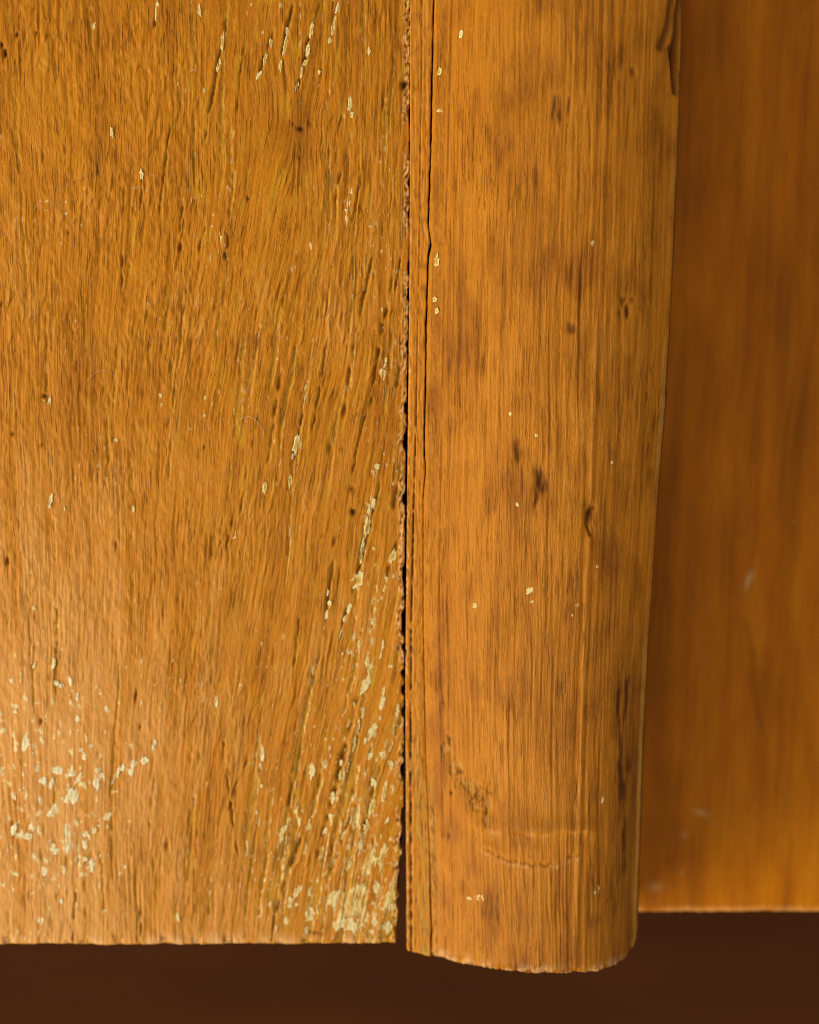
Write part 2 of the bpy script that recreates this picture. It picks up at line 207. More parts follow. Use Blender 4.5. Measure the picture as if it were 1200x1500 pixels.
def sstep(a, b, x):
    t = np.clip((x - a) / (b - a), 0, 1)
    return t * t * (3 - 2 * t)


def along(poly, z):
    """x of a near-vertical traced line at height z"""
    p = sorted(poly, key=lambda q: q[1])
    xs, zs = [q[0] for q in p], [q[1] for q in p]
    r = np.interp(z, zs, xs)
    top, prev = p[-1], p[-3]
    sl = (top[0] - prev[0]) / (top[1] - prev[1])
    return np.where(z > zs[-1], xs[-1] + sl * (z - zs[-1]), r)


def seg_dist(X, Z, pts):
    best = np.full(X.shape, 1e9)
    pos = np.zeros(X.shape)
    total = 0.0
    for (x0, z0), (x1, z1) in zip(pts[:-1], pts[1:]):
        dx, dz = x1 - x0, z1 - z0
        L2 = dx * dx + dz * dz + 1e-9
        t = np.clip(((X - x0) * dx + (Z - z0) * dz) / L2, 0, 1)
        d = np.hypot(X - x0 - t * dx, Z - z0 - t * dz)
        m = d < best
        best = np.where(m, d, best)
        pos = np.where(m, total + t * math.sqrt(L2), pos)
        total += math.sqrt(L2)
    return best, pos / total


def spot(X, Z, x, z, w, l, lean=0.0):
    c, s = math.cos(lean), math.sin(lean)
    a = (X - x) * c - (Z - z) * s
    b = (X - x) * s + (Z - z) * c
    return np.exp(-((a / (w * .5)) ** 2 + (b / (l * .5)) ** 2))


def steps(*runs):
    """runs of (start, stop, step) joined into one rising list"""
    out = [np.array([runs[0][0]])]
    for a, b, s in runs:
        n = max(2, int(round((b - a) / s)) + 1)
        out.append(np.linspace(a, b, n)[1:])
    return np.concatenate(out)


def grid_object(name, X, Y, Z, back, attrs, material, parent=None):
    """a slab whose worked front is the grid X, Y, Z (mm) and whose sides run back to y = back"""
    X, Y, Z = (np.pad(a, 2, mode='edge') for a in (X, Y, Z))
    Y[0, :] = Y[-1, :] = back
    Y[:, 0] = Y[:, -1] = back
    r, c = X.shape
    co = np.stack([X, Y, Z], -1).reshape(-1, 3) * MM
    idx = np.arange(r * c).reshape(r, c)
    q = np.stack([idx[:-1, :-1], idx[:-1, 1:], idx[1:, 1:], idx[1:, :-1]], -1)
    keep = np.ones(q.shape[:2], dtype=bool)                  # front and sides meet in a hard arris
    keep[1, 1:-1] = keep[-2, 1:-1] = False
    keep[1:-1, 1] = keep[1:-1, -2] = False
    q = q[keep]
    corners = np.array([idx[0, 0], idx[-1, 0], idx[-1, -1], idx[0, -1]])
    q = np.concatenate([q, corners[None]])
    me = bpy.data.meshes.new(name)
    me.vertices.add(len(co))
    me.vertices.foreach_set('co', co.astype(np.float32).ravel())
    me.loops.add(q.size)
    me.loops.foreach_set('vertex_index', q.astype(np.int32).ravel())
    me.polygons.add(len(q))
    me.polygons.foreach_set('loop_start', np.arange(0, q.size, 4, dtype=np.int32))
    sm = np.ones(len(q), dtype=bool)
    sm[-1] = False
    me.polygons.foreach_set('use_smooth', sm)
    me.update(calc_edges=True)
    for k, a in attrs.items():
        if k == 'flow':
            a3 = np.stack([np.pad(a[0], 2, mode='edge'), np.pad(a[1], 2, mode='edge'), np.zeros((r, c))], -1)
            at = me.attributes.new(k, 'FLOAT_VECTOR', 'POINT')
            at.data.foreach_set('vector', a3.astype(np.float32).ravel())
        else:
            at = me.attributes.new(k, 'FLOAT', 'POINT')
            at.data.foreach_set('value', np.pad(np.broadcast_to(a, (r - 4, c - 4)), 2, mode='edge').astype(np.float32).ravel())
    me.materials.append(material)
    o = bpy.data.objects.new(name, me)
    COL.objects.link(o)
    o.parent = parent
    return o


def empty(name, loc):
    o = bpy.data.objects.new(name, None)
    o.empty_display_size = 0.01
    COL.objects.link(o)
    o.location = Vector(loc) * MM
    return o


def hang(child, parent):
    child.parent = parent
    child.matrix_parent_inverse = Matrix.Translation(parent.location).inverted()


def tag(o, label, cat, group=None):
    o['kind'] = 'thing'
    o['label'] = label
    o['category'] = cat
    if group:
        o['group'] = group


def lin(r, g, b):
    f = lambda c: c / 12.92 if c <= 0.04045 else ((c + 0.055) / 1.055) ** 2.4
    return (f(r / 255), f(g / 255), f(b / 255), 1)


# ------------------------------------------------------------------ materials
class Nodes:
    def __init__(self, name):
        self.m = bpy.data.materials.new(name)
        self.m.use_nodes = True
        self.t = self.m.node_tree
        self.bsdf = self.t.nodes['Principled BSDF']

    def n(self, kind, **kw):
        o = self.t.nodes.new(kind)
        for k, v in kw.items():
            setattr(o, k, v)
        return o

    def link(self, a, b):
        self.t.links.new(a, b)

    def attr(self, name, vec=False):
        a = self.n('ShaderNodeAttribute', attribute_name=name)
        return a.outputs['Vector' if vec else 'Fac']

    def mix(self, fac, a, b, blend='MIX'):
        x = self.n('ShaderNodeMix', data_type='RGBA', blend_type=blend)
        for s, v in ((x.inputs[0], fac), (x.inputs[6], a), (x.inputs[7], b)):
            if hasattr(v, 'is_linked'):
                self.link(v, s)
            else:
                s.default_value = v
        return x.outputs[2]

    def math(self, op, a, b=0.0, clamp=False):
        x = self.n('ShaderNodeMath', operation=op, use_clamp=clamp)
        for s, v in ((x.inputs[0], a), (x.inputs[1], b)):
            if hasattr(v, 'is_linked'):
                self.link(v, s)
            else:
                s.default_value = v
        return x.outputs[0]

    def noise(self, vec, scale, detail=3.0, rough=0.55):
        mp = self.n('ShaderNodeMapping')
        self.link(vec, mp.inputs['Vector'])
        mp.inputs['Scale'].default_value = scale
        x = self.n('ShaderNodeTexNoise')
        x.inputs['Scale'].default_value = 1.0
        x.inputs['Detail'].default_value = detail
        x.inputs['Roughness'].default_value = rough
        self.link(mp.outputs[0], x.inputs['Vector'])
        return x.outputs['Fac']

    def ramp(self, fac, lo, hi):
        x = self.n('ShaderNodeMapRange', clamp=True)
        self.link(fac, x.inputs['Value'])
        x.inputs['From Min'].default_value = lo
        x.inputs['From Max'].default_value = hi
        return x.outputs[0]


def wood(name, dark, mid, light, raw, dirt, residue, rough=0.5, spec=0.35, bump=0.03, grain=1.0, pores=0.5):
    w = Nodes(name)
    flow = w.attr('flow', True)
    fibre = w.noise(flow, (2.7, 0.11, 1), 4.0, 0.65)            # silky fibres along the grain
    fine = w.noise(flow, (6.0, 1.0, 1), 3.0, 0.7)
    cloud = w.noise(flow, (0.16, 0.07, 1), 3.0, 0.55)
    tone = w.attr('tone')
    t1 = w.math('ADD', tone, w.math('MULTIPLY', w.math('SUBTRACT', cloud, 0.5), 0.55))
    t1 = w.math('ADD', t1, w.math('MULTIPLY', w.math('SUBTRACT', fibre, 0.5), 0.85 * grain))
    t1 = w.math('ADD', t1, w.math('MULTIPLY', w.math('SUBTRACT', fine, 0.5), 1.0 * grain))
    # thin pores: short hairlines lying along the grain, gathered in patches
    patch = w.ramp(w.noise(flow, (0.35, 0.09, 1), 2.0, 0.5), 0.36, 0.62)
    line = w.ramp(w.noise(flow, (3.4, 0.26, 3), 1.5, 0.5), 0.585, 0.68)
    hair = w.ramp(w.noise(flow, (5.6, 0.11, 7), 1.0, 0.5), 0.60, 0.70)
    pore = w.math('MULTIPLY', w.math('MULTIPLY', w.math('MAXIMUM', line, w.math('MULTIPLY', hair, 0.7)), patch), w.attr('porous'))
    lo = w.mix(w.ramp(t1, -0.75, 0.05), dark, mid)
    c = w.mix(w.ramp(t1, 0.05, 0.85), lo, light)
    c = w.mix(w.attr('wear'), c, raw)
    c = w.mix(w.attr('ochre'), c, residue)
    c = w.mix(w.math('MULTIPLY', pore, pores), c, dirt)
    c = w.mix(w.attr('dirt'), c, dirt)
    c = w.mix(w.attr('paint'), c, lin(220, 202, 142))
    w.link(c, w.bsdf.inputs['Base Color'])
    rr = w.math('ADD', w.math('MULTIPLY', fine, 0.22), rough - 0.11)
    rr = w.math('ADD', rr, w.math('MULTIPLY', w.attr('dirt'), 0.3), clamp=True)
    w.link(rr, w.bsdf.inputs['Roughness'])
    w.bsdf.inputs['Specular IOR Level'].default_value = spec
    bp = w.n('ShaderNodeBump')
    bp.inputs['Strength'].default_value = 1.0
    bp.inputs['Distance'].default_value = bump * MM
    hgt = w.math('ADD', w.math('MULTIPLY', fibre, 0.8), w.math('MULTIPLY', fine, 0.9))
    hgt = w.math('SUBTRACT', hgt, w.math('MULTIPLY', pore, 1.2))
    w.link(hgt, bp.inputs['Height'])
    w.link(bp.outputs[0], w.bsdf.inputs['Normal'])
    return w.m


M_BOARD = wood('weathered_honey_wood', lin(148, 83, 2), lin(191, 119, 14), lin(216, 155, 82),
               lin(222, 172, 112), lin(58, 27, 6), lin(190, 132, 24), rough=0.46, spec=0.12, bump=0.13, pores=0.46)
M_BEAD = wood('varnished_moulding_wood', lin(134, 74, 2), lin(185, 114, 16), lin(209, 143, 60),
              lin(224, 176, 116), lin(74, 36, 8), lin(170, 128, 52), rough=0.44, spec=0.12, bump=0.17, pores=0.34)
M_STRIP = wood('strip_wood', lin(160, 88, 6), lin(194, 119, 22), lin(210, 140, 44),
               lin(224, 176, 116), lin(44, 24, 10), lin(180, 140, 60), rough=0.5, spec=0.15, bump=0.04, grain=0.7, pores=0.35)
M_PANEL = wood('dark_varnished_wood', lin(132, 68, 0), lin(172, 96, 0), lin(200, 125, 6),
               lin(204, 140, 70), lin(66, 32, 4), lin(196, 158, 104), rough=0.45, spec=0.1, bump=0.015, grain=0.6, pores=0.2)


def paint_material(name, centre, rim):
    w = Nodes(name)
    geo = w.n('ShaderNodeTexCoord').outputs['Object']
    n1 = w.noise(geo, (1500, 1500, 500), 4.0, 0.6)
    f = w.math('ADD', w.attr('rim'), w.math('MULTIPLY', w.math('SUBTRACT', n1, 0.5), 1.3), clamp=True)
    c = w.mix(f, centre, rim)
    grime = w.noise(geo, (3200, 3200, 380), 3.0, 0.6)
    c = w.mix(w.math('MULTIPLY', w.ramp(grime, 0.52, 0.72), 0.6), c, lin(166, 112, 36))
    w.link(c, w.bsdf.inputs['Base Color'])
    w.bsdf.inputs['Roughness'].default_value = 0.65
    w.bsdf.inputs['Specular IOR Level'].default_value = 0.25
    bp = w.n('ShaderNodeBump')
    bp.inputs['Distance'].default_value = 0.05 * MM
    w.link(n1, bp.inputs['Height'])
    w.link(bp.outputs[0], w.bsdf.inputs['Normal'])
    return w.m


P_CREAM = paint_material('cream_paint', lin(202, 174, 100), lin(222, 204, 144))
P_WHITE = paint_material('chalky_white_paint', lin(208, 186, 130), lin(226, 212, 166))
P_OCHRE = paint_material('ochre_paint', lin(184, 140, 44), lin(222, 200, 130))
P_YELLOW = paint_material('yellowed_paint', lin(184, 132, 34), lin(198, 152, 58))

w = Nodes('dark_backdrop')
tc = w.n('ShaderNodeTexCoord').outputs['Object']
c = w.mix(w.noise(tc, (9, 6, 40), 3.0), lin(44, 20, 3), lin(78, 42, 18))
w.link(c, w.bsdf.inputs['Base Color'])
w.bsdf.inputs['Roughness'].default_value = 0.9
w.bsdf.inputs['Specular IOR Level'].default_value = 0.05
M_BACK = w.m

w = Nodes('lint')
w.bsdf.inputs['Base Color'].default_value = lin(226, 190, 140)
w.bsdf.inputs['Roughness'].default_value = 0.8
M_LINT = w.m

BOTTOM = -66.3

# ------------------------------------------------------------------ setting: plain dark backdrop surface behind and below
me = bpy.data.meshes.new('backdrop')
xs, zs = np.linspace(-700, 700, 57), np.linspace(-700, 300, 41)
V = [(x * MM, (42 + 1.2 * float(perlin(x * .02, z * .05, 5))) * MM, z * MM) for z in zs for x in xs]
Fq = [(j * 57 + i, j * 57 + i + 1, (j + 1) * 57 + i + 1, (j + 1) * 57 + i) for j in range(40) for i in range(56)]
me.from_pydata(V, [], Fq)
me.polygons.foreach_set('use_smooth', np.ones(len(Fq), dtype=bool))
me.materials.append(M_BACK)
backdrop = bpy.data.objects.new('backdrop', me)
COL.objects.link(backdrop)
backdrop['kind'] = 'structure'

# ------------------------------------------------------------------ weathered board on the left
board = empty('weathered_board', (-30, 0, BOTTOM))
tag(board, 'flat weathered honey-brown board with cream paint flakes, left of the rounded moulding', 'board')

tx = steps((-150, -66, 0.5), (-66, 0, 0.125))               # 0 is the right-hand edge
tz = steps((0, 148, 0.21), (148, 215, 0.8))                 # height above the bottom edge
U, Vv = np.meshgrid(tx, tz)
zb = BOTTOM + 0.16 * perlin(tx * .10, 3.3, 61) + 0.07 * perlin(tx * .45, 1.7, 62) + 0.05 * perlin(tx * 1.9, .4, 63) \
    + 0.004 * (tx + 30)
Z = zb[None, :] * (1 - Vv / 215) + Vv * (1 + BOTTOM / 215) - BOTTOM * Vv / 215
zr = tz + BOTTOM
xe = along(BOARD_EDGE, zr) + 0.07 * perlin(zr * .45, .5, 71) + 0.07 * perlin(zr * 1.6, 2.5, 72) - (.16 + .25 * sstep(20, -20, zr)) * sstep(.10 - .18 * sstep(20, -20, zr), .45, perlin(zr * .7, 8.5, 73)) + .22 + .26 * sstep(-12, 18, zr)
xe = np.minimum(xe, along(STRIP_EDGE, zr) + 0.18)
X = U + xe[:, None] * np.clip(1 + U / 45, 0, 1)


def board_flow(X, Z):
    k = sstep(-62, -12, X) * (0.55 + 0.45 * sstep(4, -6, X))
    low = sstep(20, -60, Z)
    lean = 0.055 * Z + 0.075 * (sstep(-10, 75, Z) * 40 * sstep(-4, -16, X)) + low * 0.0 * Z
    bend = 2.6 * np.exp(-((Z + 60) / 26) ** 2) * sstep(-45, -14, X) * -1
    g = k * (lean + 0.085 * np.clip(Z, -70, 20)) + bend
    # the grain swings round a small knot
    kx, kz = X + 15.6, Z - 54.6
    r2 = kx * kx + (kz * .55) ** 2
    g = g - 1.5 * np.sign(kx) * np.exp(-r2 / 26) * np.minimum(np.abs(kx) / 1.2, 1)
    wob = 0.9 * perlin(X * .05, Z * .03, 11) + 0.28 * perlin(X * .16, Z * .09, 12) + 0.10 * perlin(X * .5, Z * .28, 13)
    return X - g + wob, Z + 0.4 * perlin(X * .3, Z * .1, 14)


u, v = board_flow(X, Z)
corner0 = sstep(-30, -3, X) * sstep(5, -62, Z)
reg_left = sstep(-20, -52, X + 5 * perlin(X * .06, Z * .05, 67)) * sstep(25, -35, Z + 8 * perlin(X * .05, Z * .06, 68))           # smooth worn corner; also brings the pale light sheen painted into tone
rough_right = sstep(-42, -12, X)
coarse = sstep(-.3, .5, perlin(X * .05, Z * .03, 36)) * .6 + .8 * sstep(-30, -6, X)
h = 0.09 * fbm(u * .22, v * .03, 21, 2)
h = h + 0.075 * coarse * fbm(u * .85, v * .045, 22, 2)
ripple = .30 + .85 * sstep(-.35, .45, fbm(X * .16, Z * .07, 66, 3))
h = h + ripple * (0.050 * fbm(u * 2.0, v * .10, 23, 2) + 0.032 * perlin(u * 3.8, v * .20, 33))
h = h + 0.050 * fbm(X * 1.1 + .3 * Z, Z * .55, 37, 2) * sstep(-14, -38, X)
clump = np.clip(.75 + 1.1 * fbm(X * .10, Z * .05, 24, 2), .1, 1.25)
p1 = sstep(.34, .66, perlin(u * 1.5, v * .11, 25)) * clump
p2 = sstep(.32, .62, perlin(u * 2.7, v * .26, 26)) * clump
p3 = sstep(.36, .64, perlin(u * 2.0 + 40, v * .42, 27)) * clump
h = h - 0.09 * p1 * (.45 + .55 * rough_right) - 0.04 * p2 - 0.05 * p3


def torn(freq, length, seed):
    """raised fibres that end in a torn lip, like thin overlapping scales"""
    uc = u * freq + .8 * perlin(u * .4, v * .05, seed) + .35 * perlin(u * 1.1, v * .16, seed + 1)
    cell = np.floor(uc)
    fr = uc - cell
    ph = _hash(cell, cell * 0 + 3, seed + 2) / (2 * math.pi)
    ph2 = _hash(cell, cell * 0 + 9, seed + 3) / (2 * math.pi)
    sw = (-v / (length * (.6 + .9 * ph2)) + ph * 7 + .5 * perlin(u * .9, v * .2, seed + 4)) % 1.0
    prof_u = np.sin(np.pi * fr) ** .7
    return sw ** 1.6 * sstep(1.0, .93, sw) * prof_u, sstep(.90, .97, sw) * prof_u + .7 * np.exp(-(np.minimum(fr, 1 - fr) / .10) ** 2) * sstep(.45, .9, sw)


calm = 1 - .75 * np.maximum(reg_left, corner0)
pt = np.clip(.35 + 1.3 * fbm(X * .07, Z * .05, 64, 2), 0, 1.1) * calm
t1_, e1_ = torn(.75, 9.0, 301)
t2_, e2_ = torn(1.5, 5.0, 311)
h = h + pt * (.17 * t1_ + .12 * t2_)
h = h - .035 * calm * np.abs(perlin(u * 1.3, v * .09, 65)) ** .5
tool = sstep(.15, .55, perlin(X * .35 + .3 * Z * .2, Z * .16, 28)) * sstep(-20, -40, X)
h = h - 0.07 * tool                                         # shallow worn hollows
dirt = np.clip(.22 * p1 + .16 * p2 + .20 * p3 + pt * (.34 * e1_ + .30 * e2_), 0, 1) * (.45 + .55 * sstep(-.3, .4, perlin(u * .5, v * .15, 29)))
ochre = 0.9 * sstep(.12, .42, perlin(u * 1.5 + .12, v * .11 + .3, 25)) * sstep(.02, .35, perlin(u * .7, v * .22, 30)) * sstep(-60, -20, X)
ochre = ochre + .36 * sstep(.25, .6, perlin(u * 1.3, v * .16, 34)) * sstep(-.1, .35, perlin(X * .09, Z * .045, 35))
tone = 0.10 * perlin(X * .06, Z * .03, 31) + 0.62 * reg_left - 0.16 * sstep(30, 75, Z) + .16 * h / .15  # lower-left sheen put into the tone; darker towards the top
tone = tone - 0.25 * sstep(.1, .5, perlin(u * .35, v * .03, 32)) + .12 * rough_right * sstep(10, -60, Z)
wear = 0.0 * X
# an orange coat that has split along the grain: ochre ground in the splits, cream chips along their lips
corner = sstep(-30, -3, X) * sstep(5, -62, Z)
split = fbm(u * .60, v * .030, 38, 2) + .22 * fbm(X * .9, Z * .45, 39, 3, .6)
lvl = .72 - .60 * corner - .10 * sstep(-40, -10, X) - .16 * sstep(-12, 0, X) * sstep(-35, -66, Z)
e0 = split - lvl
opened = sstep(-.01, .06, e0)
lip = np.exp(-((e0 - .01) / .055) ** 2) * sstep(-.02, .28, fbm(X * 1.5, Z * .8, 40, 2) + .25 * corner - .16 * sstep(-10, -40, X))
lip = lip * sstep(-45, -20, X) * (.35 + .65 * sstep(25, -25, Z))
isl = fbm(X * .75 + .25 * Z * .4, Z * .50, 58, 3, .6)
left_low = sstep(-34, -50, X) * sstep(-14, -34, Z) * sstep(-68, -52, Z)
fleck = sstep(.50, .60, isl - .17 + .10 * left_low - .6 * (1 - left_low))
fleck = np.maximum(fleck, sstep(.66, .76, perlin(X * 1.9, Z * 1.1, 59) + .12 * corner) * sstep(-.1, .3, perlin(X * .12, Z * .1, 60) - .25 + .5 * corner + .5 * left_low))
paint = np.clip(np.maximum(lip, fleck), 0, 1) * .92
h = h - .13 * opened + .05 * paint
ochre = np.maximum(ochre, .78 * opened)
dirt = np.maximum(dirt, .45 * sstep(.12, .40, e0) * sstep(-.2, .3, perlin(u * 1.4, v * .09, 49)))
for wd, dp, pts in GROOVES:
    x0, x1 = min(p[0] for p in pts) - 2, max(p[0] for p in pts) + 2
    z0, z1 = min(p[1] for p in pts) - 2, max(p[1] for p in pts) + 2
    m = (X > x0) & (X < x1) & (Z > z0) & (Z < z1)
    xx = X[m] + 0.16 * perlin(X[m] * .9, Z[m] * .5, 41) + .12 * perlin(X[m] * 2, Z[m] * 1.3, 42)
    d, t = seg_dist(xx, Z[m], pts)
    br = sstep(-.45, .15, perlin(Z[m] * .42, X[m] * .2, 43)) * sstep(0, .12, t) * sstep(1, .88, t)
    wl = wd * (.45 + .45 * br)
    g = np.exp(-(d / wl) ** 2) * br
    h[m] -= dp * g
    h[m] += dp * .22 * np.exp(-((d - wl * 1.9) / wl) ** 2) * br
    dirt[m] = np.maximum(dirt[m], .75 * np.exp(-(d / (wl * .62)) ** 2) * br)
    ochre[m] = np.maximum(ochre[m], .8 * np.exp(-(d / (wl * 2.2)) ** 2) * sstep(0, .4, perlin(X[m] * 1.4, Z[m] * .5, 44)))
for px, pz, pw, pl, dp in PITS:
    m = (np.abs(X - px) < 4) & (np.abs(Z - pz) < 5)
    wb = X[m] + .15 * perlin(X[m] * 2, Z[m] * 2, 45)
    g = spot(wb, Z[m] + .2 * perlin(X[m] * 2.4, Z[m] * 1.4, 46), px, pz, pw, pl, .1)
    h[m] -= dp * g
    dirt[m] = np.maximum(dirt[m], min(1, dp * 2) * g ** .8)
for x, z, wd, ln, lean, kind in FLAKES:                     # thin yellowed residue left down in the pores
    if kind == 'y':
        m = (np.abs(X - x) < 2) & (np.abs(Z - z) < 3.5)
        g = spot(X[m] + .12 * perlin(X[m] * 2, Z[m], 47), Z[m], x, z, wd * 1.3, ln * 1.2, math.radians(lean))
        ochre[m] = np.maximum(ochre[m], .95 * sstep(.15, .6, g + .35 * perlin(X[m] * 3, Z[m] * 1.6, 48)))
        h[m] += .03 * g
k = spot(X, Z, -15.6, 54.6, 7, 8)
tone = tone - .45 * k
h = h - .10 * k
# crumbling right-hand edge and rounded bottom edge
dr = xe[:, None] - X
edge = sstep(1.3, .25, dr + .5 * perlin(X * 1.2, Z * .7, 51)) * sstep(-.35, .1, perlin(X * .3, Z * .12, 52) + .15)
crumb = fbm(X * 2.4, Z * 1.6, 53, 2)
h = h + edge * (.18 * crumb + .02)
wear = np.maximum(wear, .85 * edge * sstep(-.15, .35, crumb))
dirt = np.maximum(dirt, .85 * edge * sstep(.22, .5, -crumb))
db = Vv + .25 * perlin(X * .8, Z * .5, 54)
wear = np.maximum(wear, .55 * sstep(2.2, .3, db) * sstep(-.5, .4, perlin(X * .5, Z * .3, 55)))
chip = sstep(1.9, .5, db) * sstep(.12, .4, perlin(X * .42, Z * .2, 56))
h = h - .28 * chip
dirt = np.maximum(dirt, .5 * chip * sstep(0, .4, perlin(X * 1.3, Z * 2.2, 57)))


def roll(d, r):
    q = np.clip((r - d) / r, 0, 1)
    return r * (1 - np.sqrt(np.maximum(1 - q * q, 0)))


Yb = -h + roll(dr, .10) + roll(Vv, .9)
front = grid_object('face', X, Yb, Z, 18.0,
                    {'flow': (u, v), 'tone': tone, 'dirt': np.clip(dirt, 0, .92), 'ochre': np.clip(ochre, 0, .8), 'wear': wear, 'paint': paint, 'porous': 1 - .7 * np.maximum(reg_left, .8 * corner)}, M_BOARD)
hang(front, board)

# surface height look-up so that the paint sits on the wood
_ci, _ri = tx, tz


def board_y(x, z):
    x, z = np.asarray(x, float), np.asarray(z, float)
    j = np.clip(np.searchsorted(tz, z - BOTTOM), 1, len(tz) - 1)
    e = xe[j]
    uu = np.minimum(x - e * np.clip(1 + x / 45, 0, 1), -.02)
    i = np.clip(np.searchsorted(tx, uu), 1, len(tx) - 1)
    return Yb[j, i]


rng = random.Random(8)


def flake(parent, x, z, wd, ln, lean, kind, surface, name='paint_flake', thick=.022):
    big = max(wd, ln)
    n = 14 if big < 1.6 else (22 if big < 3 else 36)
    sd = rng.randint(0, 9999)
    a = np.arange(n) / n * 2 * math.pi
    fr = .9 + .75 * big
    rad = 1 + .55 * perlin(np.cos(a) * fr + sd, np.sin(a) * fr, sd) + .38 * perlin(np.cos(a) * fr * 2.6, np.sin(a) * fr * 2.6 + sd, sd + 1)
    rad = np.clip(rad, .42, 1.6)
    th = -math.radians(lean)
    sh = rng.uniform(-.12, .12)
    rings = [(1.06, -.10), (1.0, .7), (.72, 1.0), (.36, .8)]
    P, R_ = [], []
    for s, up in rings:
        ax, az = np.cos(a) * rad * s * wd / 2, np.sin(a) * rad * s * ln / 2
        ax = ax + sh * az
        xx = x + ax * math.cos(th) - az * math.sin(th)
        zz = z + ax * math.sin(th) + az * math.cos(th)
        yy = surface(xx, zz) - thick * up
        P += list(zip(xx * MM, yy * MM, zz * MM))
        R_ += [1.0 if s > .9 else (.75 if s > .5 else .12)] * n
    P.append((x * MM, (float(surface(x, z)) - thick * .8) * MM, z * MM))
    R_.append(0.0)
    Fs = []
    for k in range(len(rings) - 1):
        for i in range(n):
            j = (i + 1) % n
            Fs.append((k * n + i, k * n + j, (k + 1) * n + j, (k + 1) * n + i))
    b = (len(rings) - 1) * n
    for i in range(n):
        Fs.append((b + i, b + (i + 1) % n, len(P) - 1))
    me = bpy.data.meshes.new(name)
    me.from_pydata(P, [], Fs)
    at = me.attributes.new('rim', 'FLOAT', 'POINT')
    rv = np.array(R_)
    if kind in 'cw':
        rv = .35 + .65 * rv
    at.data.foreach_set('value', rv.astype(np.float32))
    me.materials.append({'c': P_CREAM, 'w': P_WHITE, 'o': P_OCHRE, 'O': P_OCHRE, 'y': P_YELLOW}[kind])
    o = bpy.data.objects.new(name, me)
    COL.objects.link(o)
    hang(o, parent)
    return o


for x, z, wd, ln, lean, kind in FLAKES:
    if kind == 'y':
        continue
    # long slivers break into two or three ragged bits
    if x < -38 and z < -25 and kind == 'c':
        kind, wd, ln = 'w', wd * 1.35, ln * 1.3
    if wd > 1.35 and ln > 2.2 and kind != 'w':
        n = int(math.ceil(wd / .5)) + 1
        for k in range(n):
            f = (k + .5) / n - .5
            l2 = ln * rng.uniform(.55, .85)
            flake(board, x + f * wd + rng.uniform(-.1, .1), z + rng.uniform(-.5, .5) * (ln - l2), rng.uniform(.7, 1.15), l2, lean + rng.uniform(-5, 5), kind, board_y)
    else:
        flake(board, x, z, wd * 1.02, ln * 1.02, lean, kind, board_y)

# ------------------------------------------------------------------ half-round moulding
mould = empty('half_round_moulding', (19, 0, BOTTOM))
tag(mould, 'tall rounded honey-brown wooden moulding standing proud between the two flat boards', 'moulding')

# flat strip along its left edge
zz_ = steps((0, 148, 0.21), (148, 215, 0.8))
tt = np.linspace(0, 1, 34)
Tt, Vz = np.meshgrid(tt, zz_)
Zs = BOTTOM - (.70 + 1.2 * Tt ** .55 - .35 * Tt * (1 - Tt) + .12 * perlin(Tt * 3, 1.5, 96)) * (1 - Vz / 215) + Vz
zc = Zs[:, 0]
xl = along(STRIP_EDGE, zc) + .03 * perlin(zc * .5, .2, 81) + .035 * perlin(zc * 2.1, .2, 82) * sstep(40, -30, zc)
xr_open = sstep(2, 12, zc) + sstep(-50, -57, zc)            # where the crack stands open
xr = along(CRACK, zc) + .05 * perlin(zc * .7, 3.2, 83) + .03 * perlin(zc * 2.4, 3.2, 84)
xr_s = xr - .26 * np.clip(xr_open, 0, 1) * (.6 + .5 * perlin(zc * .3, 1.1, 85))
Xs = xl[:, None] + Tt * (xr_s - xl)[:, None]
gx = along(STRIP_GROOVE, zc) + .03 * perlin(zc * 1.4, .7, 86)
gd = np.abs(Xs - gx[:, None])
gon = (.30 + .70 * sstep(28, 8, Zs)) * sstep(-.55, .1, perlin(Zs * .8, 4.4, 87) + .15)
gv = np.exp(-(gd / (.10 + .06 * sstep(20, -30, Zs))) ** 2) * gon
ys = -.28 + .25 * gv * 1.6 + roll(Tt * (xr_s - xl)[:, None], .14) + roll((1 - Tt) * (xr_s - xl)[:, None], .16) + roll(Vz, .8)
ys = ys - .05 * fbm(Xs * 1.2, Zs * .10, 88, 3) - .03 * perlin(Xs * 3.6, Zs * .3, 89) + .06 * sstep(.2, .6, perlin(Xs * 1.5, Zs * .5, 97))
dl = Tt * (xr_s - xl)[:, None]
rag = sstep(.38, .05, dl) * sstep(-.1, .3, perlin(Zs * .8, Xs * .8, 90)) * sstep(60, 10, Zs)
ys = ys + .22 * rag
sd = np.clip(.95 * gv * sstep(-.35, .25, fbm(Zs * .33, 2.2, 91, 5, .75)) + .55 * rag * sstep(-.1, .3, perlin(Zs * 2.3, Xs * 3, 92)), 0, .95)
so = .62 * sstep(.35, .7, Tt) * sstep(-32, -44, Zs) * sstep(-.2, .4, fbm(Xs * 2.6, Zs * .5, 93, 3)) + .4 * sstep(-.05, .4, perlin(Xs * 2.4, Zs * .12, 94)) * sstep(-5, -30, Zs)
strip = grid_object('edge_strip', Xs, ys, Zs, 20.0,
                    {'flow': (Xs, Zs), 'tone': .12 + .22 * perlin(Xs * .9, Zs * .015, 95) + .1 * sstep(.5, .6, Tt), 'dirt': np.clip(sd + .30 * sstep(.25, .6, fbm(Xs * 2.2, Zs * .6, 98, 3)), 0, .95),
                     'ochre': np.clip(so, 0, .85), 'wear': .3 * rag, 'porous': 1.0}, M_STRIP)
hang(strip, mould)

# rounded body
PEAK, RISE = 0.52, 7.4


